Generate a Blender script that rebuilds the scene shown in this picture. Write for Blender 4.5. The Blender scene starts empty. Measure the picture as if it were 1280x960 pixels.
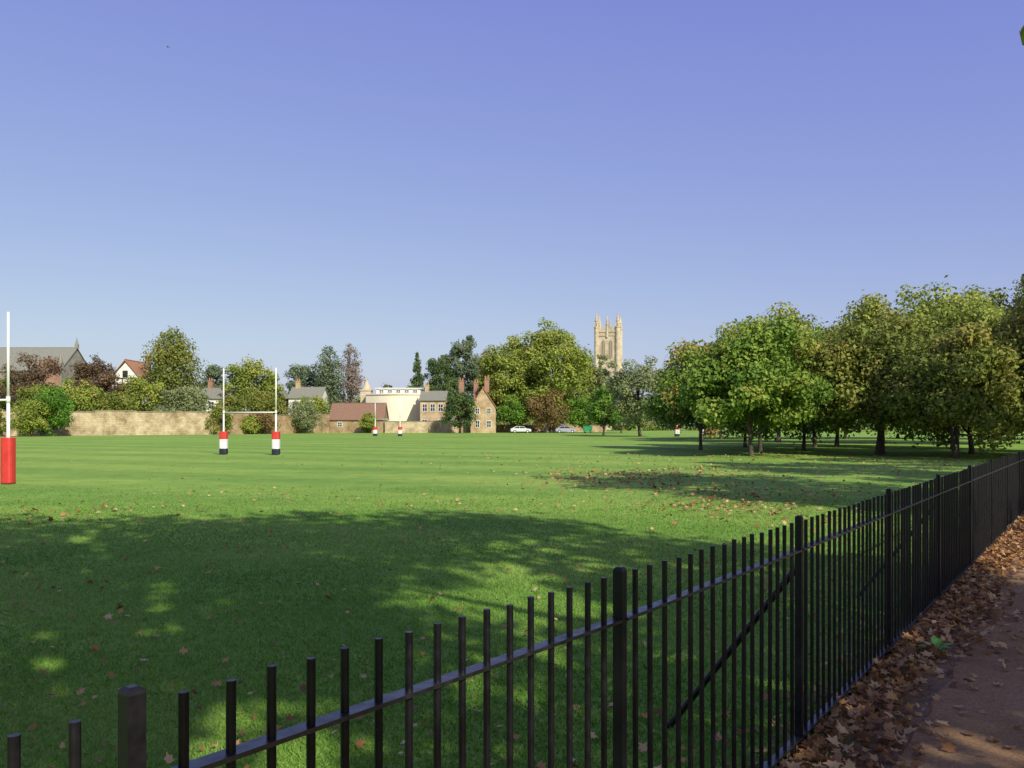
import bpy, math, random
import numpy as np
from mathutils import Vector, Matrix

R = math.radians
scene = bpy.context.scene
scene.view_settings.view_transform = 'Standard'
scene.view_settings.look = 'None'
scene.view_settings.exposure = 0

# ------------------------------------------------------------------ helpers
def link(o, parent=None):
    scene.collection.objects.link(o)
    if parent: o.parent = parent
    return o

def empty(name, loc=(0,0,0), rz=0.0):
    e = bpy.data.objects.new(name, None)
    e.empty_display_size = 0.2
    e.location = loc; e.rotation_euler = (0,0,rz)
    return link(e)

def mesh_obj(name, verts, faces, mats, parent=None, midx=None, smooth=False, loc=None):
    me = bpy.data.meshes.new(name)
    me.from_pydata([tuple(v) for v in verts], [], [tuple(f) for f in faces])
    if not isinstance(mats,(list,tuple)): mats=[mats]
    for m in mats: me.materials.append(m)
    if midx is not None: me.polygons.foreach_set('material_index', midx)
    if smooth: me.polygons.foreach_set('use_smooth', [True]*len(me.polygons))
    me.update()
    o = bpy.data.objects.new(name, me)
    if loc: o.location = loc
    return link(o, parent)

class MB:
    def __init__(s): s.v=[]; s.f=[]; s.m=[]
    def add(s, v, f, m=0):
        o=len(s.v); s.v+= [tuple(p) for p in v]; s.f+=[tuple(i+o for i in q) for q in f]; s.m+=[m]*len(f)
    def box(s, x0,x1,y0,y1,z0,z1,m=0):
        s.add([(x0,y0,z0),(x1,y0,z0),(x1,y1,z0),(x0,y1,z0),(x0,y0,z1),(x1,y0,z1),(x1,y1,z1),(x0,y1,z1)],
              [(0,3,2,1),(4,5,6,7),(0,1,5,4),(1,2,6,5),(2,3,7,6),(3,0,4,7)],m)
    def cyl(s, p0,p1,r0,r1,n=8,m=0,cap=True):
        p0=Vector(p0);p1=Vector(p1);d=(p1-p0).normalized()
        a=d.cross(Vector((0,0,1)) if abs(d.z)<.9 else Vector((1,0,0))).normalized();b=d.cross(a)
        v=[]
        for p,r in((p0,r0),(p1,r1)):
            for i in range(n):
                t=2*math.pi*i/n; v.append(p+a*math.cos(t)*r+b*math.sin(t)*r)
        f=[(i,i+n,(i+1)%n+n,(i+1)%n) for i in range(n)]
        if cap: f+=[tuple(range(n)),tuple(reversed(range(n,2*n)))]
        s.add(v,f,m)
    def prism_y(s, prof, y0,y1,m=0):
        n=len(prof)
        v=[(x,y0,z) for x,z in prof]+[(x,y1,z) for x,z in prof]
        f=[(i,(i+1)%n,(i+1)%n+n,i+n) for i in range(n)]+[tuple(reversed(range(n))),tuple(range(n,2*n))]
        s.add(v,f,m)
    def prism_x(s, prof, x0,x1,m=0):
        n=len(prof)
        v=[(x0,y,z) for y,z in prof]+[(x1,y,z) for y,z in prof]
        f=[(i,(i+1)%n,(i+1)%n+n,i+n) for i in range(n)]+[tuple(reversed(range(n))),tuple(range(n,2*n))]
        s.add(v,f,m)
    def obj(s,name,mats,parent=None,smooth=False):
        return mesh_obj(name,s.v,s.f,mats,parent,s.m,smooth)

def np_mesh(name, V, faces_n, mats, midx=None, tint=None, smooth=False, loops=None, parent=None, loc=(0,0,0)):
    me=bpy.data.meshes.new(name)
    me.vertices.add(len(V)); me.vertices.foreach_set('co',np.ascontiguousarray(V,dtype=np.float32).ravel())
    me.loops.add(len(loops)); me.loops.foreach_set('vertex_index',np.asarray(loops,dtype=np.int32))
    me.polygons.add(len(faces_n))
    st=np.concatenate([[0],np.cumsum(faces_n)[:-1]]).astype(np.int32)
    me.polygons.foreach_set('loop_start',st)
    me.polygons.foreach_set('loop_total',np.asarray(faces_n,dtype=np.int32))
    for m in mats: me.materials.append(m)
    if midx is not None: me.polygons.foreach_set('material_index',np.asarray(midx,dtype=np.int32))
    if tint is not None:
        a=me.attributes.new('tint','FLOAT','POINT'); a.data.foreach_set('value',np.asarray(tint,dtype=np.float32))
    if smooth: me.polygons.foreach_set('use_smooth',np.ones(len(faces_n),dtype=bool))
    me.update(calc_edges=True); me.validate()
    o=bpy.data.objects.new(name,me); o.location=loc
    return link(o,parent)

# ------------------------------------------------------------------ materials
def newmat(name):
    m=bpy.data.materials.new(name); m.use_nodes=True
    nt=m.node_tree; b=nt.nodes['Principled BSDF']
    return m,nt,b
def N(nt,t,**k):
    n=nt.nodes.new(t)
    for a,v in k.items(): setattr(n,a,v)
    return n
def ramp(nt,stops):
    r=N(nt,'ShaderNodeValToRGB'); cr=r.color_ramp
    while len(cr.elements)<len(stops): cr.elements.new(0.5)
    for e,(p,c) in zip(cr.elements,stops): e.position=p; e.color=(*c,1)
    return r
def noise(nt,scale,detail=4,rough=.55,coord='Object',vscale=None):
    tc=N(nt,'ShaderNodeTexCoord'); n=N(nt,'ShaderNodeTexNoise')
    n.inputs['Scale'].default_value=scale; n.inputs['Detail'].default_value=detail; n.inputs['Roughness'].default_value=rough
    if vscale:
        mp=N(nt,'ShaderNodeMapping'); mp.inputs['Scale'].default_value=vscale
        nt.links.new(tc.outputs[coord],mp.inputs[0]); nt.links.new(mp.outputs[0],n.inputs['Vector'])
    else: nt.links.new(tc.outputs[coord],n.inputs['Vector'])
    return n
def bump(nt,b,src,strength=.4,dist=.02):
    bp=N(nt,'ShaderNodeBump'); bp.inputs['Strength'].default_value=strength; bp.inputs['Distance'].default_value=dist
    nt.links.new(src,bp.inputs['Height']); nt.links.new(bp.outputs[0],b.inputs['Normal'])
def mul(nt,a,bb,f=1):
    x=N(nt,'ShaderNodeMix',data_type='RGBA',blend_type='MULTIPLY'); x.inputs[0].default_value=f
    nt.links.new(a,x.inputs[6]); nt.links.new(bb,x.inputs[7]); return x.outputs[2]

def mottled(name,c1,c2,scale=1.0,rough=.85,bstr=.3,bdist=.02,c3=None,vscale=None,metal=0,detail=6):
    m,nt,b=newmat(name); n=noise(nt,scale,detail,.6,vscale=vscale)
    st=[(.3,c1),(.7,c2)] if c3 is None else [(.28,c1),(.5,c2),(.72,c3)]
    r=ramp(nt,st); nt.links.new(n.outputs['Fac'],r.inputs[0]); nt.links.new(r.outputs[0],b.inputs['Base Color'])
    b.inputs['Roughness'].default_value=rough; b.inputs['Metallic'].default_value=metal
    if bstr: bump(nt,b,n.outputs['Fac'],bstr,bdist)
    return m

def leafmat(name,dark,mid,light,autumn,trans=.3,g=1.8):
    m,nt,b=newmat(name); nt.nodes.remove(b)
    out=[n for n in nt.nodes if n.type=='OUTPUT_MATERIAL'][0]
    at=N(nt,'ShaderNodeAttribute',attribute_name='tint')
    f=lambda c:tuple(min(.6,v*g) for v in c)
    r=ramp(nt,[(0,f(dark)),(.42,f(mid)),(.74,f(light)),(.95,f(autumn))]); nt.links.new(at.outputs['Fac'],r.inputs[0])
    d=N(nt,'ShaderNodeBsdfPrincipled'); d.inputs['Roughness'].default_value=.6; d.inputs['Specular IOR Level'].default_value=.15
    t=N(nt,'ShaderNodeBsdfTranslucent'); mx=N(nt,'ShaderNodeMixShader'); mx.inputs[0].default_value=trans
    nt.links.new(r.outputs[0],d.inputs['Base Color']); nt.links.new(r.outputs[0],t.inputs['Color'])
    nt.links.new(d.outputs[0],mx.inputs[1]); nt.links.new(t.outputs[0],mx.inputs[2]); nt.links.new(mx.outputs[0],out.inputs[0])
    return m

L_green =leafmat('leaf_green',(.035,.075,.013),(.08,.155,.02),(.145,.23,.038),(.24,.22,.045))
L_mixed =leafmat('leaf_turning',(.04,.08,.015),(.09,.155,.024),(.17,.215,.038),(.28,.165,.04))
L_olive =leafmat('leaf_olive',(.045,.062,.016),(.105,.13,.025),(.18,.18,.042),(.25,.16,.045))
L_gold  =leafmat('leaf_gold_green',(.06,.085,.018),(.14,.175,.03),(.215,.235,.05),(.30,.25,.06))
L_brown =leafmat('leaf_brown',(.08,.06,.03),(.15,.105,.04),(.21,.15,.06),(.27,.17,.06),g=1.6)
L_red   =leafmat('leaf_dark_red',(.055,.042,.03),(.10,.07,.042),(.14,.095,.055),(.17,.12,.06),g=1.6)
L_dark  =leafmat('leaf_dark_green',(.03,.05,.02),(.055,.09,.03),(.09,.13,.04),(.12,.15,.05),g=1.7)
L_blue  =leafmat('leaf_blue_green',(.05,.07,.045),(.085,.115,.065),(.12,.15,.08),(.15,.16,.09))
L_grey  =leafmat('leaf_grey_green',(.08,.095,.045),(.13,.155,.07),(.18,.20,.09),(.24,.22,.11))
L_purple=leafmat('leaf_purple_grey',(.10,.08,.07),(.16,.13,.11),(.21,.17,.14),(.25,.19,.15))
L_bright=leafmat('leaf_bright_green',(.04,.10,.015),(.09,.20,.025),(.16,.29,.04),(.22,.32,.06),g=1.25)
bark=mottled('bark',(.035,.028,.02),(.11,.09,.065),6,.9,.6,.03,vscale=(1,1,.25))
bark_pale=mottled('bark_pale',(.10,.09,.07),(.2,.18,.14),6,.9,.5,.03,vscale=(1,1,.25))

# ------------------------------------------------------------------ foliage
def tubes(segs, n=6):
    V=[];F=[]
    for line in segs:
        base=len(V)
        for k,(p,r) in enumerate(line):
            p=np.array(p,float)
            q=np.array(line[min(k+1,len(line)-1)][0],float)-np.array(line[max(k-1,0)][0],float)
            q/= (np.linalg.norm(q)+1e-9)
            up=np.array([0,0,1.]) if abs(q[2])<.9 else np.array([1.,0,0])
            a=np.cross(q,up);a/=np.linalg.norm(a);b=np.cross(q,a)
            for i in range(n):
                t=2*math.pi*i/n; V.append(p+r*(a*math.cos(t)+b*math.sin(t)))
            if k>0:
                o0=base+(k-1)*n;o1=base+k*n
                for i in range(n): F.append((o0+i,o0+(i+1)%n,o1+(i+1)%n,o1+i))
    return V,F

def leaves_from_clumps(rng, C, CR, ctint, n, leaf, flat=.8, outward=.75):
    w=CR**2; w=w/w.sum()
    k=rng.choice(len(C),n,p=w)
    d=rng.normal(size=(n,3)); d/=np.linalg.norm(d,axis=1)[:,None]
    rad=CR[k]*(rng.random(n)**.45)*1.08
    stray=rng.random(n)<.06; rad=np.where(stray,rad*1.35,rad)
    P=C[k]+d*rad[:,None]*np.array([1,1,flat])
    nn=d*outward+rng.normal(size=(n,3))*.5+np.array([0,0,.3]); nn/=np.linalg.norm(nn,axis=1)[:,None]
    t=rng.normal(size=(n,3)); a=np.cross(nn,t); a/=np.linalg.norm(a,axis=1)[:,None]; b=np.cross(nn,a)
    L=leaf*rng.uniform(.6,1.3,n)[:,None]; W=L*.32
    V=np.stack([P-a*L*.5,P+b*W+a*L*.05,P+a*L*.5,P-b*W+a*L*.05],axis=1)
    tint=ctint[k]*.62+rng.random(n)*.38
    return V,tint,P

def tree(name,x,y,h,r,base,mat,n=4000,leaf=.45,seed=0,shape='round',tr=None,K=None,limbs=14,bk=None,cs=(.2,.36),autumn=0.,stems=1):
    rng=np.random.default_rng(seed*7+11)
    cz=(h+base)/2; rz=(h-base)/2
    if tr is None: tr=h*.022
    K=K or 60
    d=rng.normal(size=(K,3)); d/=np.linalg.norm(d,axis=1)[:,None]
    ph=rng.random(6)*6.28
    az=np.arctan2(d[:,1],d[:,0])
    wob=1+.13*np.sin(2*az+ph[0])+.10*np.sin(3*az+ph[1]+2*d[:,2])+.09*np.sin(5*d[:,2]+ph[2]+az)
    fr=rng.uniform(.25,1,K)**.5*wob*.84
    CR=r*rng.uniform(cs[0],cs[1],K)
    if shape=='round':
        C=d*fr[:,None]*np.array([r,r,rz])
        fl=1+.45*np.clip(-d[:,2],0,1)
        C[:,0]*=fl; C[:,1]*=fl
    elif shape=='column':
        u=rng.random(K); prof=np.sin(np.pi*(u*.86+.10))**.7
        C=np.stack([np.cos(az)*prof*r*.6*fr*1.1,np.sin(az)*prof*r*.6*fr*1.1,(u*2-1)*rz*.93],axis=1)
        CR=r*rng.uniform(.28,.5,K)*np.clip(prof,.35,1)
    elif shape=='cone':
        u=rng.random(K)**1.25
        rr=r*(1-u)**.9*rng.uniform(.35,.85,K)
        C=np.stack([np.cos(az)*rr,np.sin(az)*rr,(u*2-1)*rz*.95],axis=1)
        CR=r*rng.uniform(.24,.42,K)*(1.1-u*.75)
    C=C+np.array([0,0,cz])
    C[:,2]=np.maximum(C[:,2],base+CR*.35)
    top=C[:,2]+CR*.8; C[:,2]-=np.maximum(0,top-h)
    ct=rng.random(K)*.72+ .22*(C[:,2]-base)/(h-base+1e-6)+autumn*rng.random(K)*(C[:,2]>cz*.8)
    ct=np.clip(ct,0,1.2)
    V,tint,P=leaves_from_clumps(rng,C,CR,ct,n,leaf,.8)
    nv=len(V)
    segs=[]
    for s in range(stems):
        off=np.array([rng.uniform(-.3,.3),rng.uniform(-.3,.3),0])*(stems>1)
        bx,by=rng.uniform(-.03,.03,2)*h
        trunk=[((off[0],off[1],-.1),tr*1.6),((off[0],off[1],.25),tr*1.1),((off[0]+bx*.4,off[1]+by*.4,base*.9+.1),tr*.9),((bx,by,cz),tr*.6),((bx*.6,by*.6,cz+rz*.75),tr*.18)]
        segs.append(trunk)
    order=rng.permutation(K)[:limbs]
    for i in order:
        c=C[i]; z0=min(base+.1+rng.random()*(cz-base)*.9, c[2]-.1 if c[2]>base+.3 else base)
        p0=np.array([bx*.5,by*.5,z0]); md=(p0+c)/2+np.array([0,0,-.06*h*rng.random()])
        segs.append([(p0,tr*.5),(md,tr*.3),(c,tr*.08)])
    TV,TF=tubes(segs,7 if h>5 else 5)
    TV=np.array(TV); TF=np.array(TF)
    allV=np.concatenate([V.reshape(-1,3),TV])
    loops=np.concatenate([np.arange(nv*4),(TF+nv*4).ravel()])
    fn=np.full(nv+len(TF),4)
    mi=np.concatenate([np.zeros(nv),np.ones(len(TF))])
    tt=np.concatenate([np.repeat(tint,4),np.zeros(len(TV))])
    return np_mesh(name,allV,fn,[mat,bk or bark],mi,tt,loops=loops,loc=(x,y,0))

# ------------------------------------------------------------------ ground
def mat_field():
    m,nt,b=newmat('mown_grass')
    n1=noise(nt,.07,6,.65); n2=noise(nt,1.6,7,.75); n3=noise(nt,45,4,.7); n4=noise(nt,.4,5,.7,vscale=(.35,1,1))
    r1=ramp(nt,[(.3,(.19,.35,.07)),(.7,(.31,.45,.11))]); nt.links.new(n1.outputs['Fac'],r1.inputs[0])
    r2=ramp(nt,[(.3,(.72,.77,.70)),(.7,(1.2,1.13,1.1))]); nt.links.new(n2.outputs['Fac'],r2.inputs[0])
    r3=ramp(nt,[(.25,(.6,.65,.55)),(.75,(1.3,1.25,1.2))]); nt.links.new(n3.outputs['Fac'],r3.inputs[0])
    r4=ramp(nt,[(.35,(.84,.88,.84)),(.65,(1.12,1.07,1.05))]); nt.links.new(n4.outputs['Fac'],r4.inputs[0])
    tc=N(nt,'ShaderNodeTexCoord'); mp=N(nt,'ShaderNodeMapping'); mp.inputs['Rotation'].default_value=(0,0,R(-62))
    nt.links.new(tc.outputs['Object'],mp.inputs[0])
    w=N(nt,'ShaderNodeTexWave'); w.inputs['Scale'].default_value=.05; w.inputs['Distortion'].default_value=1.6; w.inputs['Detail Scale'].default_value=.3; w.inputs['Detail'].default_value=3
    nt.links.new(mp.outputs[0],w.inputs['Vector'])
    rw=ramp(nt,[(.2,(.84,.90,.86)),(.8,(1.07,1.04,1.0))]); nt.links.new(w.outputs['Fac'],rw.inputs[0])
    c=mul(nt,mul(nt,mul(nt,mul(nt,r1.outputs[0],r2.outputs[0]),r3.outputs[0]),rw.outputs[0]),r4.outputs[0])
    nt.links.new(c,b.inputs['Base Color']); b.inputs['Roughness'].default_value=.9; b.inputs['Specular IOR Level'].default_value=.1
    bump(nt,b,n3.outputs['Fac'],.5,.03)
    return m
S=3000
mesh_obj('grass_field',[(-S,-S,0),(S,-S,0),(S,S,0),(-S,S,0)],[(0,1,2,3)],mat_field())

FP=[(-.65,1.46),(.345,2.73),(1.43,4.25),(2.65,6.0)]
for i in range(22):
    a=FP[-1]; FP.append((a[0]+1.22,a[1]+1.745))
back=[]
a=FP[0]
for i in range(5):
    a=(a[0]-.99,a[1]-1.26); back.append(a)
FP=back[::-1]+FP
FPn=np.array(FP)
def fence_pt(s):
    i=int(np.clip(math.floor(s),0,len(FP)-2)); t=s-i
    p=FPn[i]*(1-t)+FPn[i+1]*t; d=FPn[i+1]-FPn[i]; d=d/np.linalg.norm(d)
    return p,d,np.array([d[1],-d[0]])

def strip(name,o0,o1,z,mat,jit,seed):
    rng=np.random.default_rng(seed); V=[];F=[]; M=320
    j0=0;j1=0
    for k in range(M+1):
        p,d,nr=fence_pt((len(FP)-1)*k/M)
        j0=j0*.7+rng.uniform(-jit,jit); j1=j1*.7+rng.uniform(-jit,jit)
        for q in (p+nr*(o0+j0),p+nr*(o1+j1)): V.append((q[0],q[1],z))
        if k: b=2*k; F.append((b-2,b-1,b+1,b))
    return mesh_obj(name,V,F,mat)
m_verge=mottled('verge_soil',(.10,.06,.032),(.22,.13,.07),9,.95,.6,.03,c3=(.16,.12,.055))
m_path,nt,b=newmat('path_gravel')
n1=noise(nt,.9,6,.65); n2=noise(nt,60,6,.8)
r=ramp(nt,[(.3,(.25,.15,.075)),(.55,(.36,.235,.125)),(.75,(.29,.18,.09))]); nt.links.new(n1.outputs['Fac'],r.inputs[0])
r2=ramp(nt,[(.3,(.5,.47,.45)),(.7,(1.4,1.35,1.35))]); nt.links.new(n2.outputs['Fac'],r2.inputs[0])
nt.links.new(mul(nt,r.outputs[0],r2.outputs[0]),b.inputs['Base Color']); b.inputs['Roughness'].default_value=1; b.inputs['Specular IOR Level'].default_value=.1; bump(nt,b,n2.outputs['Fac'],.7,.012)
strip('verge',-.2,.55,.004,m_verge,.02,1)
strip('path',.4,4.3,.008,m_path,.03,2)

# ------------------------------------------------------------------ iron fence
m_iron,nt,b=newmat('black_iron_paint')
n=noise(nt,30,5); r=ramp(nt,[(.35,(.005,.005,.007)),(.72,(.011,.010,.013)),(.82,(.03,.018,.014))]); nt.links.new(n.outputs['Fac'],r.inputs[0]); nt.links.new(r.outputs[0],b.inputs['Base Color'])
r2=ramp(nt,[(.3,(.28,)*3),(.7,(.48,)*3)]); nt.links.new(n.outputs['Fac'],r2.inputs[0]); nt.links.new(r2.outputs[0],b.inputs['Roughness'])
b.inputs['Specular IOR Level'].default_value=.3
bump(nt,b,n.outputs['Fac'],.15,.002)
m_rail=m_iron.copy(); m_rail.name='rail_paint'; m_rail.node_tree.nodes['Principled BSDF'].inputs['Specular IOR Level'].default_value=1.0
fence=empty('iron_fence')
posts=MB(); picks=MB(); rails=MB(); stays=MB()
def obox(mb,p,d,z0,z1,hl,hw,cham=0):
    nr=Vector((d[1],-d[0],0)); dd=Vector((d[0],d[1],0)); P=Vector((p[0],p[1],0))
    def ring(z,k): return [P+dd*(a*hl*k)+nr*(c*hw*k)+Vector((0,0,z)) for a,c in((-1,-1),(1,-1),(1,1),(-1,1))]
    rs=[ring(z0,1),ring(z1-cham,1)]
    if cham: rs.append(ring(z1-cham*.35,.86)); rs.append(ring(z1,.5))
    v=[q for r_ in rs for q in r_]; f=[]
    for k in range(len(rs)-1):
        for i in range(4): f.append((k*4+i,k*4+(i+1)%4,k*4+4+(i+1)%4,k*4+4+i))
    f.append((0,3,2,1)); o=4*(len(rs)-1); f.append((o,o+1,o+2,o+3)); mb.add(v,f)
rf=random.Random(5)
for i,p in enumerate(FP):
    _,d,nr=fence_pt(min(i+.001,len(FP)-1.001))
    obox(posts,p,d,-.1,1.2+rf.uniform(-.004,.004),.0165,.0165,.012)
    if i%2==1 and i>=5 or i==7:
        o=-nr
        p0=Vector((p[0],p[1],.93))+Vector((o[0],o[1],0))*.02; p1=Vector((p[0]+o[0]*.72,p[1]+o[1]*.72,-.02))
        stays.cyl(p0,p1,.018,.018,8)
for i in range(len(FP)-1):
    p=FPn[i];q=FPn[i+1]; L=np.linalg.norm(q-p); d=(q-p)/L; n_=16 if L<1.95 else 18
    for k in range(1,n_+1):
        c=p+(q-p)*k/(n_+1)
        ln=(rf.uniform(-.004,.004),rf.uniform(-.004,.004))
        picks.cyl((c[0],c[1],.02),(c[0]+ln[0],c[1]+ln[1],1.172+rf.uniform(-.004,.004)),.0095,.0095,10)
    mid=(p+q)/2
    for z in(1.028,.10):
        obox(rails,mid,d,z-.005,z+.005,L/2-.017,.021)
posts.obj('posts',m_iron,fence); picks.obj('pickets',m_iron,fence); rails.obj('rails',m_rail,fence); stays.obj('backstays',m_iron,fence)

# ------------------------------------------------------------------ grass blades
rng=np.random.default_rng(3)
def side(x,y):
    s=np.full(x.shape,1e9); best=np.full(x.shape,1e9)
    for i in range(len(FP)-1):
        p=FPn[i];q=FPn[i+1];L=np.linalg.norm(q-p);d=(q-p)/L
        t=np.clip((x-p[0])*d[0]+(y-p[1])*d[1],0,L)
        dx=x-(p[0]+d[0]*t);dy=y-(p[1]+d[1]*t);ds=np.hypot(dx,dy); sg=dx*d[1]-dy*d[0]
        m_=ds<best; best=np.where(m_,ds,best); s=np.where(m_,np.sign(sg)*ds,s)
    return s
NB=380000
d_=3.2*np.exp(rng.random(NB)*math.log(24/3.2))
tx=rng.uniform(-.78,.80,NB); X=tx*d_; Y=d_
sd=side(X,Y); keep=sd<-.02; keep|=(sd<.2)&(rng.random(NB)<.25)
keep&=(rng.random(NB)<np.clip((24-d_)/9,0,1))
X=X[keep];Y=Y[keep];D=d_[keep];sd=sd[keep];nb=len(X)
hh=rng.uniform(.015,.036,nb)*(1+1.0*(np.abs(sd)<.18)*rng.random(nb)); ww=.0022+.0008*D*rng.uniform(.6,1.1,nb)*.55
an=rng.random(nb)*6.283; le=rng.normal(size=(nb,2))*hh[:,None]*.6
V=np.zeros((nb,3,3)); V[:,0]=np.stack([X-np.cos(an)*ww,Y-np.sin(an)*ww,0*X],1); V[:,1]=np.stack([X+np.cos(an)*ww,Y+np.sin(an)*ww,0*X],1)
V[:,2]=np.stack([X+le[:,0],Y+le[:,1],hh],1)
L_blade=leafmat('grass_blades',(.06,.155,.018),(.12,.245,.032),(.19,.31,.055),(.30,.33,.11),.4,g=1.4)
bt=rng.normal(.45,.2,nb)+.12*np.sin(X*1.3+np.sin(Y*.9)*2)+.10*np.sin(Y*2.1+X*.7)
np_mesh('grass',V.reshape(-1,3),np.full(nb,3),[L_blade],None,np.repeat(np.clip(bt,0,1),3),loops=np.arange(nb*3))

# ------------------------------------------------------------------ fallen leaves
def fallen(name,pts,sizes,mat,rng,zoff=.012,zr=None):
    n=len(pts)
    ang=np.array([90,120,150,178,205,240,270,300,335,2,30,60])*math.pi/180
    rad=np.array([1.0,.5,.85,.42,.72,.38,.5,.38,.72,.42,.85,.5])
    k=len(ang)
    rot=rng.random(n)*6.283; V=np.zeros((n,k+1,3))
    nrm=rng.normal(size=(n,3))*.42+np.array([0,0,1]); nrm/=np.linalg.norm(nrm,axis=1)[:,None]
    a=np.cross(nrm,np.stack([np.cos(rot),np.sin(rot),0*rot],1)); a/=np.linalg.norm(a,axis=1)[:,None]; b_=np.cross(nrm,a)
    curl=rng.uniform(-.25,.55,n); asp=rng.uniform(.65,1,n)
    P=np.concatenate([pts,np.zeros((n,1))],1); P[:,2]=zoff+sizes*.12+(0 if zr is None else zr)
    V[:,0]=P
    for j in range(k):
        rr=rad[j]*sizes*.5*rng.uniform(.85,1.1,n)
        V[:,j+1]=P+a*(np.cos(ang[j])*rr*asp)[:,None]+b_*(np.sin(ang[j])*rr)[:,None]+nrm*(curl*rr*rng.uniform(.3,1.3,n))[:,None]
    tri=[]
    for j in range(k): tri+= [0,1+j,1+(j+1)%k]
    loops=(np.arange(n)[:,None]*(k+1)+np.array(tri)[None,:]).ravel()
    V[:,:,2]=np.maximum(V[:,:,2],.010)
    return np_mesh(name,V.reshape(-1,3),np.full(n*k,3),[mat],None,np.repeat(rng.random(n),k+1),loops=loops)
L_fall=leafmat('fallen_leaf',(.11,.05,.022),(.27,.135,.055),(.40,.23,.10),(.48,.33,.18),.15,g=1.25)
rng=np.random.default_rng(8)
pts=[];sz=[];zr=[]
def addp(P,s,z=0.):
    for p in P: pts.append(p); sz.append(s*rng.uniform(.55,1.25)); zr.append(rng.random()*z)
for _ in range(14000):
    s=4.2+rng.random()**.8*14; p,d,nr=fence_pt(s); o=abs(rng.normal(0,.22+.06*math.sin(s*3)))+ .0 if rng.random()<.90 else -abs(rng.normal(0,.2))
    q=p+nr*o; addp([q],.10,.075 if 0<=o<.3 else (.03 if o>0 else 0))
for _ in range(520):
    s=4.2+rng.random()*14; p,d,nr=fence_pt(s); q=p+nr*rng.uniform(.3,4); addp([q],.08)
for _ in range(1050):
    y=3.5*math.exp(rng.random()*math.log(40/3.5)); x=rng.uniform(-.75,.6)*y
    addp([(x,y)],.08+.001*y)
def cluster(cx,cy,sx,sy,n,s=.1):
    for _ in range(n): addp([(rng.normal(cx,sx),rng.normal(cy,sy))],s)
cluster(3.2,26,1.4,2.6,620,.15); cluster(6.5,29,2.0,2.4,420,.15); cluster(4.4,17,1.0,1.6,420,.12); cluster(-8.5,15.5,1.4,1.2,130,.13); cluster(-5,19.5,2.5,1.5,70,.12); cluster(-7,10.2,.8,.8,60,.09)
cluster(3.3,7.6,.6,1.2,90,.09); cluster(9,19,2,3,260,.11); cluster(13,40,8,6,1100,.15); cluster(6,20,1.5,2.2,300,.13); cluster(16,30,5,5,450,.14); cluster(-2,17,3,1.0,90,.11)
pts=np.array(pts); sz=np.array(sz); zr=np.array(zr)
sd=side(pts[:,0],pts[:,1])
zr=np.where(sd<-.3,.022,zr)
fallen('fallen_leaves',pts,sz,L_fall,rng,.006,zr)

def weed(x,y,seed):
    rg=random.Random(seed); mb=MB()
    for i in range(16):
        a=rg.random()*6.28; l=rg.uniform(.09,.17); w=.026; up=rg.uniform(.4,1.0)
        dx,dy=math.cos(a),math.sin(a)
        pr=[(0,0,.01),(dx*l*.5-dy*w,dy*l*.5+dx*w,l*.5*up),(dx*l*.5+dy*w,dy*l*.5-dx*w,l*.5*up),(dx*l,dy*l,l*.55*up)]
        mb.add(pr,[(0,2,1),(1,2,3)])
    o=mb.obj('dock_weed',mottled('weed_leaf',(.08,.24,.03),(.16,.36,.05),20,.6,.1)); o.location=(x,y,.04)
weed(3.0,6.05,1)

# ------------------------------------------------------------------ rugby goals
m_white=mottled('white_paint',(.72,.72,.70),(.82,.82,.80),3,.45,.05)
m_red=mottled('pad_red',(.50,.03,.025),(.65,.045,.035),4,.55,.15)
m_pw=mottled('pad_white',(.64,.64,.64),(.78,.78,.78),4,.55,.15)
m_navy=mottled('pad_navy',(.008,.010,.025),(.014,.018,.04),4,.6,.15)
def goal(x0,y0,x1,y1,top,bar,ph,pr,bands,r=.05):
    e=empty('rugby_goal',((x0+x1)/2,(y0+y1)/2,0)); cx,cy=(x0+x1)/2,(y0+y1)/2
    for k,(x,y) in enumerate(((x0-cx,y0-cy),(x1-cx,y1-cy))):
        mb=MB(); mb.cyl((x,y,-.1),(x,y,bar),r*1.15,r*1.1,12); mb.cyl((x,y,bar),(x,y,top),r,r*.85,12)
        mb.cyl((x,y,bar-.09),(x,y,bar+.09),r*1.35,r*1.35,12)
        mb.obj('upright_%d'%(k+1),m_white,e,True)
        z=.03; mb=MB()
        for j,(fr,mi) in enumerate(bands):
            z1=z+ph*fr
            n=24; ring=[]
            for i in range(n):
                t=2*math.pi*i/n; c,s=math.cos(t),math.sin(t); q=pr/((abs(c)**4+abs(s)**4)**.25)
                ring.append((q*c,q*s))
            rs=[(z,.94),(z+.02,1),(z1-.02,1),(z1,.94)]
            v=[(x+a*k2,y+b2*k2,zz) for zz,k2 in rs for a,b2 in ring]; f=[]
            for kk in range(3):
                for i in range(n): f.append((kk*n+i,kk*n+(i+1)%n,(kk+1)*n+(i+1)%n,(kk+1)*n+i))
            f.append(tuple(reversed(range(n)))); f.append(tuple(range(3*n,4*n)))
            mb.add(v,f,mi); z=z1+.002
        mb.obj('post_pad_%d'%(k+1),[m_red,m_pw,m_navy],e)
    mb=MB(); mb.cyl((x0-cx,y0-cy,bar),(x1-cx,y1-cy,bar),r*.7,r*.7,12); mb.obj('crossbar',m_white,e,True)
B3=[(.24,2),(.42,1),(.34,0)]
goal(-14.05,23.8,-17.3,25.0,4.8,2.35,1.27,.16,[(1.0,0)],.04)
goal(-16.05,47.5,-13.0,47.0,4.8,2.35,1.25,.21,B3,.042)
goal(-20.2,126,-16.4,125,4.9,2.5,1.35,.3,B3,.055)
goal(23.4,121,27.3,123,4.9,2.5,1.45,.34,B3,.06)

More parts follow.
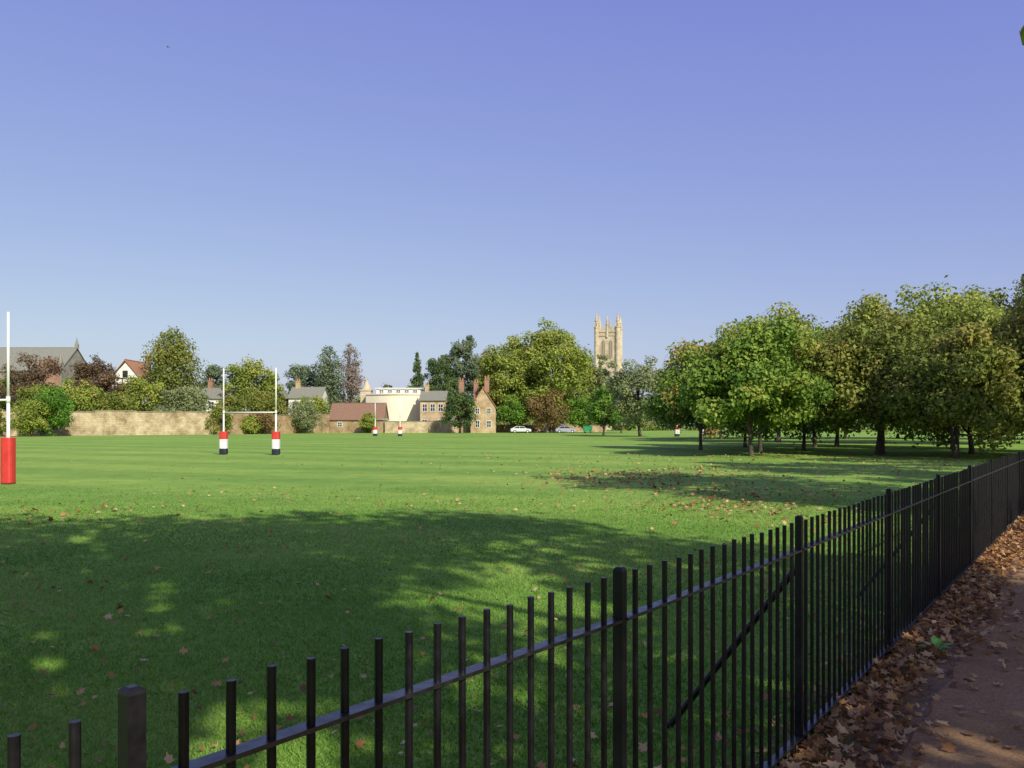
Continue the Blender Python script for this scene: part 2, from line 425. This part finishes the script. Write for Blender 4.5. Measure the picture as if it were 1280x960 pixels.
# ------------------------------------------------------------------ building materials
def stonemat(name,c1,c2,c3,bw=.7,bh=.28,mortar=(.3,.26,.2)):
    m,nt,b=newmat(name)
    tc=N(nt,'ShaderNodeTexCoord'); sx=N(nt,'ShaderNodeSeparateXYZ'); cb=N(nt,'ShaderNodeCombineXYZ'); ad=N(nt,'ShaderNodeMath',operation='ADD')
    nt.links.new(tc.outputs['Object'],sx.inputs[0]); nt.links.new(sx.outputs[0],ad.inputs[0]); nt.links.new(sx.outputs[1],ad.inputs[1])
    nt.links.new(ad.outputs[0],cb.inputs[0]); nt.links.new(sx.outputs[2],cb.inputs[1])
    br=N(nt,'ShaderNodeTexBrick'); br.inputs['Scale'].default_value=1; br.inputs['Brick Width'].default_value=bw; br.inputs['Row Height'].default_value=bh
    br.inputs['Mortar Size'].default_value=.015; br.inputs['Color1'].default_value=(*c1,1); br.inputs['Color2'].default_value=(*c2,1); br.inputs['Mortar'].default_value=(*mortar,1)
    nt.links.new(cb.outputs[0],br.inputs['Vector'])
    n=noise(nt,.45,9,.75); r=ramp(nt,[(.38,c3),(.58,(1,1,1))]); nt.links.new(n.outputs['Fac'],r.inputs[0])
    nt.links.new(mul(nt,br.outputs['Color'],r.outputs[0],.95),b.inputs['Base Color'])
    b.inputs['Roughness'].default_value=.9; bump(nt,b,br.outputs['Fac'],.3,.02)
    return m
st_wall=stonemat('wall_limestone',(.60,.49,.32),(.50,.40,.25),(.45,.40,.33))
st_tower=stonemat('tower_limestone',(.66,.56,.42),(.58,.49,.36),(.68,.64,.58),.9,.4)
st_tower_d=mottled('tower_weathered',(.38,.31,.22),(.52,.43,.31),1.2,.9,.2,c3=(.42,.35,.25))
st_brown=stonemat('brown_rubble',(.46,.34,.2),(.37,.26,.15),(.55,.46,.38))
st_house=stonemat('house_stone',(.60,.46,.29),(.5,.38,.23),(.65,.55,.45))
st_grey=stonemat('grey_stone',(.34,.32,.28),(.28,.26,.22),(.65,.6,.55))
brick=stonemat('red_brick',(.42,.18,.11),(.34,.14,.085),(.65,.6,.55),.25,.09)
tile_b=mottled('brown_tiles',(.17,.095,.06),(.28,.16,.105),2.5,.85,.4,.03,vscale=(1,1,4))
tile_r=mottled('red_tiles',(.30,.14,.075),(.43,.22,.12),2.5,.85,.4,.03,vscale=(1,1,4))
slate=mottled('slate',(.14,.145,.12),(.23,.225,.18),2,.9,.3,.03,vscale=(1,1,4),c3=(.18,.19,.15))
cream=mottled('cream_render',(.76,.69,.53),(.82,.75,.60),.5,.9,.05)
white_r=mottled('white_render',(.68,.66,.6),(.78,.77,.72),.6,.9,.05)
timber=mottled('dark_timber',(.02,.015,.012),(.05,.035,.025),4,.8,.2)
zinc=mottled('pale_cladding',(.58,.58,.56),(.68,.68,.66),1,.6,.05)
m_glass,nt,b=newmat('window_glass')
n=noise(nt,.6); r=ramp(nt,[(.4,(.01,.012,.015)),(.6,(.05,.055,.06))]); nt.links.new(n.outputs['Fac'],r.inputs[0]); nt.links.new(r.outputs[0],b.inputs['Base Color']); b.inputs['Roughness'].default_value=.08
concrete=mottled('coping',(.3,.25,.17),(.2,.17,.12),2,.9,.2)
clay=mottled('clay_pot',(.45,.2,.1),(.5,.25,.13),5,.8,.1)

def windows(e,mbname,lst,yf,frame=m_white):
    g=MB();f=MB()
    for x,z,w,h in lst:
        g.box(x-w/2,x+w/2,yf-.03,yf+.1,z,z+h)
        t=.09
        for q in((x-w/2-t,x-w/2,z-t,z+h+t),(x+w/2,x+w/2+t,z-t,z+h+t),(x-w/2,x+w/2,z+h,z+h+t),(x-w/2,x+w/2,z-t,z),(x-.035,x+.035,z,z+h)):
            f.box(q[0],q[1],yf-.09,yf+.02,q[2],q[3])
        f.box(x-w/2,x-.035,yf-.07,yf-.031,z+h*.5-.03,z+h*.5+.03); f.box(x+.035,x+w/2,yf-.07,yf-.031,z+h*.5-.03,z+h*.5+.03)
    g.obj('window_glass',m_glass,e); f.obj('window_frames',frame,e)

def house(name,x,y,w,dp,eave,ridge,wall,roofm,axis='x',wins=(),chim=(),rz=0,door=None,frame=None):
    e=empty(name,(x,y,0),rz); hw,hd=w/2,dp/2
    mb=MB()
    if axis=='x':
        mb.prism_x([(-hd,-.2),(hd,-.2),(hd,eave),(0,ridge-.12),(-hd,eave)],-hw,hw)
    else:
        mb.prism_y([(-hw,-.2),(hw,-.2),(hw,eave),(0,ridge-.12),(-hw,eave)],-hd,hd)
    mb.obj('walls',wall,e)
    mb=MB(); o=.35; t=.16
    if axis=='x':
        sl=(ridge-eave)/hd; ze=eave-o*sl
        mb.prism_x([(-hd-o,ze),(0,ridge-.1),(0,ridge+t),(-hd-o,ze+t)],-hw-.25,hw+.25)
        mb.prism_x([(0.004,ridge-.1),(hd+o,ze),(hd+o,ze+t),(0.004,ridge+t)],-hw-.25,hw+.25)
        mb.box(-hw-.26,hw+.26,-.12,.12,ridge+t-.06,ridge+t+.07)
    else:
        sl=(ridge-eave)/hw; ze=eave-o*sl
        mb.prism_y([(-hw-o,ze),(0,ridge-.1),(0,ridge+t),(-hw-o,ze+t)],-hd-.25,hd+.25)
        mb.prism_y([(0.004,ridge-.1),(hw+o,ze),(hw+o,ze+t),(0.004,ridge+t)],-hd-.25,hd+.25)
        mb.box(-.12,.12,-hd-.26,hd+.26,ridge+t-.06,ridge+t+.07)
    mb.obj('roof',roofm,e)
    if wins: windows(e,'w',wins,-hd,frame or m_white)
    for k,(cx,cy,z0,z1,s,cm) in enumerate(chim):
        mb=MB(); mb.box(cx-s/2,cx+s/2,cy-.4,cy+.4,z0,z1,0); mb.box(cx-s/2-.08,cx+s/2+.08,cy-.48,cy+.48,z1,z1+.18,0)
        for q in(-.25,.25): mb.cyl((cx+q*s,cy,z1+.18),(cx+q*s,cy,z1+.75),.14,.11,8,1)
        mb.obj('chimney_%d'%(k+1),[cm,clay],e)
    if door:
        mb=MB(); mb.box(door[0]-door[1]/2,door[0]+door[1]/2,-hd-.04,-hd+.05,0,door[2]); mb.obj('door',timber,e)
    return e

def wall(name,pts,h,th,mat,seed=0,cop=concrete):
    rg=random.Random(seed); e=empty(name,(pts[0][0],pts[0][1],0)); mb=MB(); cp=MB()
    P=[Vector((x-pts[0][0],y-pts[0][1],0)) for x,y in pts]
    for i in range(len(P)-1):
        a,b_=P[i],P[i+1]; d=(b_-a); L=d.length; d.normalize(); nr=Vector((-d.y,d.x,0)); k=max(1,int(L/6))
        for j in range(k):
            s0,s1=a+d*(L*j/k),a+d*(L*(j+1)/k); hh=h+rg.uniform(-.14,.14)
            for M,w,z0,z1 in((mb,th/2,-.2,hh),(cp,th/2+.08,hh,hh+.14)):
                v=[s0-nr*w,s1-nr*w,s1+nr*w,s0+nr*w]
                M.add([(q.x,q.y,z0) for q in v]+[(q.x,q.y,z1) for q in v],[(0,3,2,1),(4,5,6,7),(0,1,5,4),(1,2,6,5),(2,3,7,6),(3,0,4,7)])
    mb.obj('masonry',mat,e); cp.obj('coping',cop,e)
wall('stone_wall',[(-112,93),(-75,125.7),(-51.7,147)],3.75,.6,st_wall,1)
wall('stone_wall',[(-51.4,147.3),(-37.9,176)],3.6,.6,st_brown,2)
wall('stone_wall',[(-26.4,177),(-9.4,181)],2.4,.5,st_wall,3)
wall('stone_wall',[(-3.2,184),(22,200)],1.6,.4,st_brown,4)

e=house('college_hall',-121,192,46,14,13.5,18.9,st_grey,slate,'x',wins=[(-20+i*4.4,6,1.6,5) for i in range(10)],frame=st_grey)
mb=MB()
for xx in(23.1,):
    mb.box(xx-.5,xx+.5,-7.6,-6.4,0,15.2,0); mb.cyl((xx,-7,15.2),(xx,-7,17.5),.55,.05,6)
    mb.box(xx-.35,xx+.35,-.35,.35,18.9,19.8); mb.cyl((xx,0,19.8),(xx,0,21.3),.35,.04,6)
mb.obj('pinnacles',st_grey,e)
mb=MB(); mb.box(18.6,23.3,-7.7,-7.05,0,14.6); mb.prism_y([(18.6,14.602),(23.3,14.602),(20.95,16.4)],-7.7,-7.05); mb.obj('brick_bay',brick,e)

e=house('timber_framed_house',-75.0,170,5.6,9,10.8,14.2,white_r,tile_r,'y',wins=[(-1.3,7.6,1.0,1.5),(1.3,7.6,1.0,1.5),(0,11,.8,1.1)],chim=[(1.9,1.5,11,15.3,.9,brick)],frame=timber)
mb=MB()
for xx in(-2.7,-2.0,-.55,.55,2.0,2.7): mb.box(xx-.09,xx+.09,-4.56,-4.4,5,10.7)
for zz in(7.2,9.6,10.7): mb.box(-2.8,2.8,-4.58,-4.4,zz-.1,zz+.1)
mb.cyl((-2.7,-4.5,10.9),(0,-4.5,13.9),.1,.1,4); mb.cyl((2.7,-4.5,10.9),(0,-4.5,13.9),.1,.1,4)
mb.obj('timber_frame',timber,e)
house('brick_house',-81.5,176,7,9,8.5,12.2,brick,tile_r,'x',wins=[(-2,5.5,1,1.5),(1.5,5.5,1,1.5)],chim=[(2.2,0,11.5,14,1,brick)])
house('white_cottage',-62,187,13,8,7.4,9.6,white_r,slate,'x',wins=[(-5+i*2.5,5.2,1.1,1.4) for i in range(5)],chim=[(-4,0,9,11.2,1,brick),(3.5,0,9,11,1,brick)])
house('stone_cottage',-45.2,190,7,8,7.6,9.9,white_r,slate,'x',wins=[(-2,5.3,1,1.4),(.3,5.3,1,1.4),(2.4,5.3,1,1.4)],chim=[(-2.4,0,9,11.2,1,st_house)])
house('stone_villa',-54,192,7,8,7.8,11,st_house,slate,'y',wins=[(-1.4,5.3,1,1.5),(1.4,5.3,1,1.5)])
house('stone_barn',-32.2,180,11.0,7,2.95,6.1,st_brown,tile_b,'x',wins=[(-3.4,1.3,.8,.9)],door=(2.6,1.1,2.0))

e=empty('cream_pavilion',(-26.3,192,0)); mb=MB(); n=24; W=6.6
ring=[(-W,4)]+[(-W+2*W*i/n,-2.6*math.sin(math.pi*i/n)) for i in range(n+1)]+[(W,4)]
m_=len(ring)
v=[(x,y,-.2) for x,y in ring]+[(x,y,8.4) for x,y in ring]
mb.add(v,[(i,(i+1)%m_,(i+1)%m_+m_,i+m_) for i in range(m_)]+[tuple(range(m_,2*m_))]); mb.obj('curved_wall',cream,e)
mb=MB(); rg2=[(x*1.03,y*1.08-.05) for x,y in ring]
v=[(x,y,8.402) for x,y in rg2]+[(x,y,8.66) for x,y in rg2]
mb.add(v,[(i,(i+1)%m_,(i+1)%m_+m_,i+m_) for i in range(m_)]+[tuple(range(m_,2*m_)),tuple(reversed(range(m_)))]); mb.obj('roof_edge',cream,e)
mb=MB(); mb.box(-4.4,5.6,1,7,8.662,9.8); mb.box(-4.7,5.9,.7,7.3,9.802,10.05); mb.obj('roof_storey',zinc,e)
windows(e,'w',[(-3.2+i*1.9,8.95,.9,.6) for i in range(5)],.97)
e=empty('stone_spirelet',(-33.4,196,0)); mb=MB(); mb.box(-1.2,1.2,-1.2,1.2,0,9.6); mb.cyl((0,0,9.6),(0,0,12.2),1.25,.06,8); mb.box(-1.35,1.35,-1.35,1.35,9.45,9.75); mb.obj('turret',st_tower,e)
house('stone_house',-17.0,187,5.4,8,7.0,8.9,st_house,slate,'x',wins=[(-1.7,4.6,.9,1.5),(0,4.6,.9,1.5),(1.7,4.6,.9,1.5),(-1.7,1.2,.9,1.6),(1.7,1.2,.9,1.6)],chim=[(-1.6,0,8.5,10.2,.9,st_house)])
house('gabled_stone_house',-6.0,182,5.2,9,5.4,9.4,st_house,tile_r,'y',wins=[(-1.2,1.2,.8,1.3),(1.2,1.2,.8,1.3),(-1.2,4.0,.7,1.1),(1.2,4.0,.7,1.1)],chim=[(-1.7,1,6.5,10.6,1.0,brick),(.7,-2.5,8.5,11.2,1.0,brick)])
house('gabled_stone_house_wing',-9.9,184,5,6,4.8,7.2,st_house,tile_r,'x',wins=[(-1,2.2,.8,1.1),(1,2.2,.8,1.1)],chim=[(-1.0,0,6.8,11,1.1,brick)])

# --- bell tower
e=empty('stone_bell_tower',(33.9,300,0),R(-14)); hw=3.7
mb=MB(); mb.box(-hw,hw,-hw,hw,-.5,34.0); mb.obj('shaft',st_tower,e)
mb=MB()
for z in(12,20,23.2,32.6,33.9): mb.box(-hw-.22,hw+.22,-hw-.22,hw+.22,z,z+.38)
mb.obj('string_courses',st_tower_d,e)
mb=MB()
for sx_ in(-1,1):
    for sy_ in(-1,1):
        x,y=sx_*hw,sy_*hw
        mb.cyl((x,y,-.5),(x,y,35.4),.9,.78,8); mb.cyl((x,y,35.4),(x,y,35.8),.95,.95,8); mb.cyl((x,y,35.8),(x,y,37.7),.6,.5,8)
        mb.cyl((x,y,37.7),(x,y,38.0),.68,.68,8); mb.cyl((x,y,38.0),(x,y,40.9),.5,.05,8)
        for q in range(4):
            a=q*math.pi/2+.4; mb.cyl((x+.75*math.cos(a),y+.75*math.sin(a),35.8),(x+.75*math.cos(a),y+.75*math.sin(a),37.6),.16,.02,5)
for k in range(4):
    a=k*math.pi/2; x,y=math.cos(a)*hw,math.sin(a)*hw
    mb.cyl((x,y,32),(x,y,36.4),.5,.45,6); mb.cyl((x,y,36.4),(x,y,36.7),.58,.58,6); mb.cyl((x,y,36.7),(x,y,40.2),.45,.04,6)
mb.obj('pinnacles_and_buttresses',st_tower,e)
mb=MB()
for k in range(4):
    c,s=round(math.cos(k*math.pi/2)),round(math.sin(k*math.pi/2))
    def tr(u,v_): return (c*u-s*v_, s*u+c*v_)
    for j in range(7):
        u=-2.76+j*.92
        if j==3: continue
        (xa,ya),(xb,yb)=tr(u-.3,-hw-.15),tr(u+.3,-hw+.15)
        mb.box(min(xa,xb),max(xa,xb),min(ya,yb),max(ya,yb),35.0,35.9)
    (xa,ya),(xb,yb)=tr(-2.9,-hw-.12),tr(2.9,-hw+.12)
    mb.box(min(xa,xb),max(xa,xb),min(ya,yb),max(ya,yb),34.28,35.0)
mb.obj('battlements',st_tower,e)
g=MB(); fr=MB()
def arch(u0,w,z0,z1,n=8):
    p=[(u0-w/2,z0),(u0+w/2,z0),(u0+w/2,z1-w*.8)]
    for i in range(1,n):
        t=i/n; x=w/2*(1-2*t); p.append((u0+x,z1-w*.8+w*.8*(1-abs(1-2*t)**1.7)))
    p.append((u0-w/2,z1-w*.8)); return p
for k in range(4):
    c,s=round(math.cos(k*math.pi/2)),round(math.sin(k*math.pi/2))
    for (u,w,z0,z1) in((-1.3,1.1,25.2,31.2),(1.3,1.1,25.2,31.2),(0,.7,15,18.5),(0,.7,6,9)):
        for M,w2,dy,e2 in((fr,w+.45,.10,.25),(g,w,.14,0)):
            p=arch(u,w2,z0-e2,z1+e2); nn=len(p)
            v=[(x,-hw-dy,z) for x,z in p]+[(x,-hw+.05,z) for x,z in p]
            v=[(c*x-s*y,s*x+c*y,z) for x,y,z in v]
            M.add(v,[(i,(i+1)%nn,(i+1)%nn+nn,i+nn) for i in range(nn)]+[tuple(reversed(range(nn)))])
        if w>1:
            x=u; v=[(x-.08,-hw-.2),(x+.08,-hw-.2),(x+.08,-hw),(x-.08,-hw)]
            v=[(c*a_-s*b_,s*a_+c*b_) for a_,b_ in v]
            fr.add([(a_,b_,z0) for a_,b_ in v]+[(a_,b_,z1-.3) for a_,b_ in v],[(0,3,2,1),(4,5,6,7),(0,1,5,4),(1,2,6,5),(2,3,7,6),(3,0,4,7)])
fr.obj('window_surrounds',st_tower_d,e); g.obj('belfry_louvres',mottled('louvre',(.18,.15,.11),(.28,.23,.17),3,.9,.1,vscale=(1,1,6)),e)

# ------------------------------------------------------------------ cars, skip
tyre=mottled('tyre',(.015,.015,.015),(.03,.03,.03),10,.8,.1)
def car(x,y,rz,col,nm='parked_car'):
    e=empty(nm,(x,y,0),rz)
    paint=mottled('car_paint_'+str(round(x)),tuple(c*.95 for c in col),col,2,.25,0)
    body=[(-2.1,.3),(2.1,.3),(2.15,.62),(2.0,.82),(1.15,.93),(.55,1.38),(-.9,1.43),(-1.75,1.0),(-2.1,.9),(-2.15,.55)]
    mb=MB(); W=.84
    secs=[(-W,.93,0),(-W*.96,1,.0),(W*.96,1,0),(W,.93,0)]
    n=len(body); V=[]
    for yy,k,_ in secs:
        for (px,pz) in body:
            inn=.86 if pz>1.2 else 1
            V.append((px*(k*.5+.5),yy*inn,.3+(pz-.3)*(k*.3+.7)))
    F=[]
    for s_ in range(3):
        for i in range(n): F.append((s_*n+i,s_*n+(i+1)%n,(s_+1)*n+(i+1)%n,(s_+1)*n+i))
    F+= [tuple(reversed(range(n))),tuple(range(3*n,4*n))]
    mb.add(V,F); mb.obj('body',paint,e)
    mb=MB()
    for sg in(-1,1):
        for q in([(-1.45,1.0),(-.3,1.0),(-.3,1.34),(-.9,1.34)],[(-.22,1.0),(1.0,1.0),(.5,1.32),(-.22,1.34)]):
            yb=sg*.862; yt=sg*.76
            v=[(a,yb if z<1.1 else yt,z) for a,z in q]; mb.add(v,[(0,1,2,3)])
    mb.add([(1.17,-.7,.97),(1.17,.7,.97),(.62,.6,1.36),(.62,-.6,1.36)],[(0,1,2,3)]); mb.obj('windows',m_glass,e)
    mb=MB()
    for xx in(-1.3,1.35):
        for sg in(-1,1): mb.cyl((xx,sg*.68,.31),(xx,sg*.88,.31),.31,.31,16,0); mb.cyl((xx,sg*.881,.31),(xx,sg*.9,.31),.18,.17,12,1)
    mb.obj('wheels',[tyre,zinc],e)
car(1.8,177,R(4),(.62,.64,.66)); car(11.2,177,R(-6),(.35,.38,.45)); car(8.6,188,0,(.5,.5,.52))
e=empty('green_skip',(15.4,174,0)); mb=MB()
mb.prism_y([(-.75,.25),(.75,.25),(.95,1.35),(-.95,1.35)],-.6,.6); mb.box(-1.0,1.0,-.66,.66,1.352,1.45)
for q in(-.6,.6): mb.box(q-.06,q+.06,-.66,-.6,.25,1.35)
mb.obj('container',mottled('green_paint',(.01,.2,.07),(.02,.27,.11),3,.5,.05),e)
mb=MB()
for a_ in(-.6,.6):
    for c_ in(-.45,.45): mb.cyl((a_-.04,c_,.12),(a_+.04,c_,.12),.12,.12,10)
mb.obj('wheels',tyre,e)

# ------------------------------------------------------------------ trees : near copse on the right
T=tree
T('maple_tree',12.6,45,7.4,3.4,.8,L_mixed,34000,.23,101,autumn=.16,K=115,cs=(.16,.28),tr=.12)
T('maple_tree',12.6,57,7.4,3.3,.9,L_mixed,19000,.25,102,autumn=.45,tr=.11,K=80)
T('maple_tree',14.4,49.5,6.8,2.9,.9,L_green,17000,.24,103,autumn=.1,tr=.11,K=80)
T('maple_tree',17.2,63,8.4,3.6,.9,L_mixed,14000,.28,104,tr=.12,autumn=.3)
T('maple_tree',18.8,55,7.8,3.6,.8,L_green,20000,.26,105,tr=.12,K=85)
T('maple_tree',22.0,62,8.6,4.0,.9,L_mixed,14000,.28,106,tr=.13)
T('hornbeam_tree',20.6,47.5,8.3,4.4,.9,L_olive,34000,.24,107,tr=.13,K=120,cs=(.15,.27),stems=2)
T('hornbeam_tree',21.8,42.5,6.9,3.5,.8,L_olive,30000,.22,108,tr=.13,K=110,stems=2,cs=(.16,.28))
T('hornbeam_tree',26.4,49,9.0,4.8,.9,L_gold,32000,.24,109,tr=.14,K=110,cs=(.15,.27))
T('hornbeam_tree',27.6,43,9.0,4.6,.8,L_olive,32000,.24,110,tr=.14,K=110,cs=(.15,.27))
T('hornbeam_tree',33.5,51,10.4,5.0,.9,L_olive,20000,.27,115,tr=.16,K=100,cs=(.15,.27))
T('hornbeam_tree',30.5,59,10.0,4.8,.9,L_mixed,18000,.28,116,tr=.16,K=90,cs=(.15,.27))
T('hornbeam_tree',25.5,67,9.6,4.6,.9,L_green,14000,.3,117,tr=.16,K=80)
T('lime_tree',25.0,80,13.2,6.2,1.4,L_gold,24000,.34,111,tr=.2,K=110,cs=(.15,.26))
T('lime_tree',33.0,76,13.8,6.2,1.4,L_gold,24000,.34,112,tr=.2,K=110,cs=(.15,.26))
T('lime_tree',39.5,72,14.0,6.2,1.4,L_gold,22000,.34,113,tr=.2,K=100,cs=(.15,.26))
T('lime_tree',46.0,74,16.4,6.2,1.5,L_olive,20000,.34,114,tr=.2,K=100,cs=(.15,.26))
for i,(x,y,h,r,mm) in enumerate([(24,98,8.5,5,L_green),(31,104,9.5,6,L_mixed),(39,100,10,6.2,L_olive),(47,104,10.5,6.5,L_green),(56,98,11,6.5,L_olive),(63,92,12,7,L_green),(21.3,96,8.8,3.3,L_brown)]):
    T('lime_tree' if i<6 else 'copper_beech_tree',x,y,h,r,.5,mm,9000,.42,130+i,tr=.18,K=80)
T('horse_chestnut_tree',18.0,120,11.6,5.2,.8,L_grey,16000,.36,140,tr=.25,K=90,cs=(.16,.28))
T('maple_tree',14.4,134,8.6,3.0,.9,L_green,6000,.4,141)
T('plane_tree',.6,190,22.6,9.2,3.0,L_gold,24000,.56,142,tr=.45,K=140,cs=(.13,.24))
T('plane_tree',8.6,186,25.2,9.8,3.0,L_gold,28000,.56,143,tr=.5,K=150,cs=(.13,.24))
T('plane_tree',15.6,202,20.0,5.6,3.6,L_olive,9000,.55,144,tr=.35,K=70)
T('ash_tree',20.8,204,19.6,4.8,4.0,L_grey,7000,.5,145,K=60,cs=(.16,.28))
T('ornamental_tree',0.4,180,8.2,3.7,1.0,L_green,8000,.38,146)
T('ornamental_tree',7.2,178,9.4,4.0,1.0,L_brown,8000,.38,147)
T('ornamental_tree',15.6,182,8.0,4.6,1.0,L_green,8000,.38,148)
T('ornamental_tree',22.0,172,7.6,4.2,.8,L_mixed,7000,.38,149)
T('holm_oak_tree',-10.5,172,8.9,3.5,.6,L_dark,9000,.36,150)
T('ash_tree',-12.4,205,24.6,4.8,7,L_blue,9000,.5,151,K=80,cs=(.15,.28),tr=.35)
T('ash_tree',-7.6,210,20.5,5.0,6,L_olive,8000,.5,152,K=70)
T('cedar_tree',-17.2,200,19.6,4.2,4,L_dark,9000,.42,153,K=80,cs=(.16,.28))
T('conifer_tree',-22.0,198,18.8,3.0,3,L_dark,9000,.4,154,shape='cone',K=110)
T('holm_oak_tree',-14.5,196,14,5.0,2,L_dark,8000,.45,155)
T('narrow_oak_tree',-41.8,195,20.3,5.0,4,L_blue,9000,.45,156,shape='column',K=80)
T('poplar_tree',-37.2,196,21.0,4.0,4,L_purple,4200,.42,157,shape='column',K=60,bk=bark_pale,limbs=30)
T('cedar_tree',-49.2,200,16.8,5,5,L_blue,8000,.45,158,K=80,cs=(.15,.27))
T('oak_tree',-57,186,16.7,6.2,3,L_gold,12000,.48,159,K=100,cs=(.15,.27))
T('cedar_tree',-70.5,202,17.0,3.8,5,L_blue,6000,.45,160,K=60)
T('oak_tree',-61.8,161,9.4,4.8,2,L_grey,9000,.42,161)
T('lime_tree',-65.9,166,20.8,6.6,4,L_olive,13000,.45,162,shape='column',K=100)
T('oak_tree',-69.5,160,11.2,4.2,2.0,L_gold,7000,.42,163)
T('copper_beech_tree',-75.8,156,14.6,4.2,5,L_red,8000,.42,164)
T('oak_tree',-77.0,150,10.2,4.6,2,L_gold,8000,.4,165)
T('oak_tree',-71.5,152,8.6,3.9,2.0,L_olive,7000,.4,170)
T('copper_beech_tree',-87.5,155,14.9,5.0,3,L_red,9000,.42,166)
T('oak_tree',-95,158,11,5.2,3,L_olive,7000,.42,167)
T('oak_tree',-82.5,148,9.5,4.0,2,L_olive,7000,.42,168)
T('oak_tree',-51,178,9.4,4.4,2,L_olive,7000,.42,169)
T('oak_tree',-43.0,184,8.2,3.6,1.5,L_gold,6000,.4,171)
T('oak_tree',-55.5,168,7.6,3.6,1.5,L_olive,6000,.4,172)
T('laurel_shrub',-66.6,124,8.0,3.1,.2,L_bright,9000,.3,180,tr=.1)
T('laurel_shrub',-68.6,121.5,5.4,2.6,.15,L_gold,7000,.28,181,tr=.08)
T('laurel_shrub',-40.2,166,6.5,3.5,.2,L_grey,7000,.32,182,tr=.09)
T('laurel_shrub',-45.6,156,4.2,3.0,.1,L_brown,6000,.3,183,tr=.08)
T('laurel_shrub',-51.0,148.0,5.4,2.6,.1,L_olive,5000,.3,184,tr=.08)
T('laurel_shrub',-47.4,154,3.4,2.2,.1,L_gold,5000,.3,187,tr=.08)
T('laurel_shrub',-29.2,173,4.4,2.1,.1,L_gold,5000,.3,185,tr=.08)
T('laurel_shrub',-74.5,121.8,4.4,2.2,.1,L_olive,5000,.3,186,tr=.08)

rng=np.random.default_rng(77); C=[];CRr=[];ct=[]
x=-240.
while x<330:
    yy=235+25*math.sin(x*.03)+rng.uniform(-8,8)
    if x>60: yy=235-(x-60)*.45
    h=rng.uniform(7,11.5); w=rng.uniform(4,7)
    for j in range(26):
        C.append((x+rng.normal(0,w*.55),yy+rng.normal(0,2.5),rng.uniform(.3,h))); CRr.append(rng.uniform(1.4,2.8)); ct.append(rng.random())
    x+=w*.9
C=np.array(C);CRr=np.array(CRr);ct=np.array(ct)
Vv,tt,_=leaves_from_clumps(rng,C,CRr,ct,110000,.9)
np_mesh('distant_trees',Vv.reshape(-1,3),np.full(len(Vv),4),[L_olive],None,np.repeat(tt,4),loops=np.arange(len(Vv)*4))

for i,(x,y,h,r,b0,nn) in enumerate([(2.4,-3.2,15,5.4,5.5,8500),(8.0,-3.6,14.5,5.0,5.5,7500),(13.2,11.6,14,4.8,5,8500),(19.5,19.5,14.5,4.8,5,7500),(25.5,27,15,5,5,7500),(31.5,33.5,15,4.6,4.5,7500),(12.6,-7.5,14,4.2,5,4200),(17.5,4,14,4.6,5,6500),(-3.5,-9,15,5,5.5,7500)]):
    T('plane_tree',x,y,h,r,b0,L_gold,nn,.34,200+i,tr=.3,K=62,cs=(.13,.25))

# bird
mb=MB(); mb.cyl((-.14,0,0),(.16,0,0),.05,.02,6); mb.cyl((.16,0,0),(.26,0,.01),.02,.05,6)
mb.add([(-.06,.03,.02),(.08,.03,.02),(.0,.28,.10),(-.05,.26,.10)],[(0,1,2,3)]); mb.add([(-.06,-.03,.02),(.08,-.03,.02),(.0,-.28,.10),(-.05,-.26,.10)],[(3,2,1,0)])
o=mb.obj('bird',timber); o.location=(-50.4,125,57)

# ------------------------------------------------------------------ light
sun_el=35.; sh=Vector((-.5,.866,0)).normalized()
dirv=Vector((sh.x*math.cos(R(sun_el)),sh.y*math.cos(R(sun_el)),-math.sin(R(sun_el))))
ld=bpy.data.lights.new('sun','SUN'); ld.energy=5.0; ld.angle=R(.53); ld.color=(1,.94,.78)
lo=link(bpy.data.objects.new('sun',ld)); lo.rotation_euler=dirv.to_track_quat('-Z','Y').to_euler(); lo.location=(20,-30,40)
w=bpy.data.worlds.new('World'); scene.world=w; w.use_nodes=True; nt=w.node_tree
bg=nt.nodes['Background']; sky=nt.nodes.new('ShaderNodeTexSky'); sky.sky_type='NISHITA'; sky.sun_disc=False
sky.sun_elevation=R(sun_el); sky.sun_rotation=math.atan2(-sh.x,-sh.y); sky.air_density=1.0; sky.dust_density=1.2; sky.ozone_density=2.5
sp=nt.nodes.new('ShaderNodeSeparateColor'); cbn=nt.nodes.new('ShaderNodeCombineColor'); nt.links.new(sky.outputs[0],sp.inputs[0])
for i,(ex,co_) in enumerate(((.66,1.62),(.74,1.38),(.24,4.1))):
    p=nt.nodes.new('ShaderNodeMath'); p.operation='POWER'; p.inputs[1].default_value=ex
    q=nt.nodes.new('ShaderNodeMath'); q.operation='MULTIPLY'; q.inputs[1].default_value=co_
    nt.links.new(sp.outputs[i],p.inputs[0]); nt.links.new(p.outputs[0],q.inputs[0]); nt.links.new(q.outputs[0],cbn.inputs[i])
nt.links.new(cbn.outputs[0],bg.inputs[0]); bg.inputs[1].default_value=.12

# ------------------------------------------------------------------ camera
cd=bpy.data.cameras.new('camera'); cd.sensor_width=36; cd.lens=30.0; cd.shift_y=.04; cd.clip_end=5000; cd.clip_start=.05
co=link(bpy.data.objects.new('camera',cd)); co.location=(0,0,1.65); co.rotation_euler=(R(90),0,0)
scene.camera=co
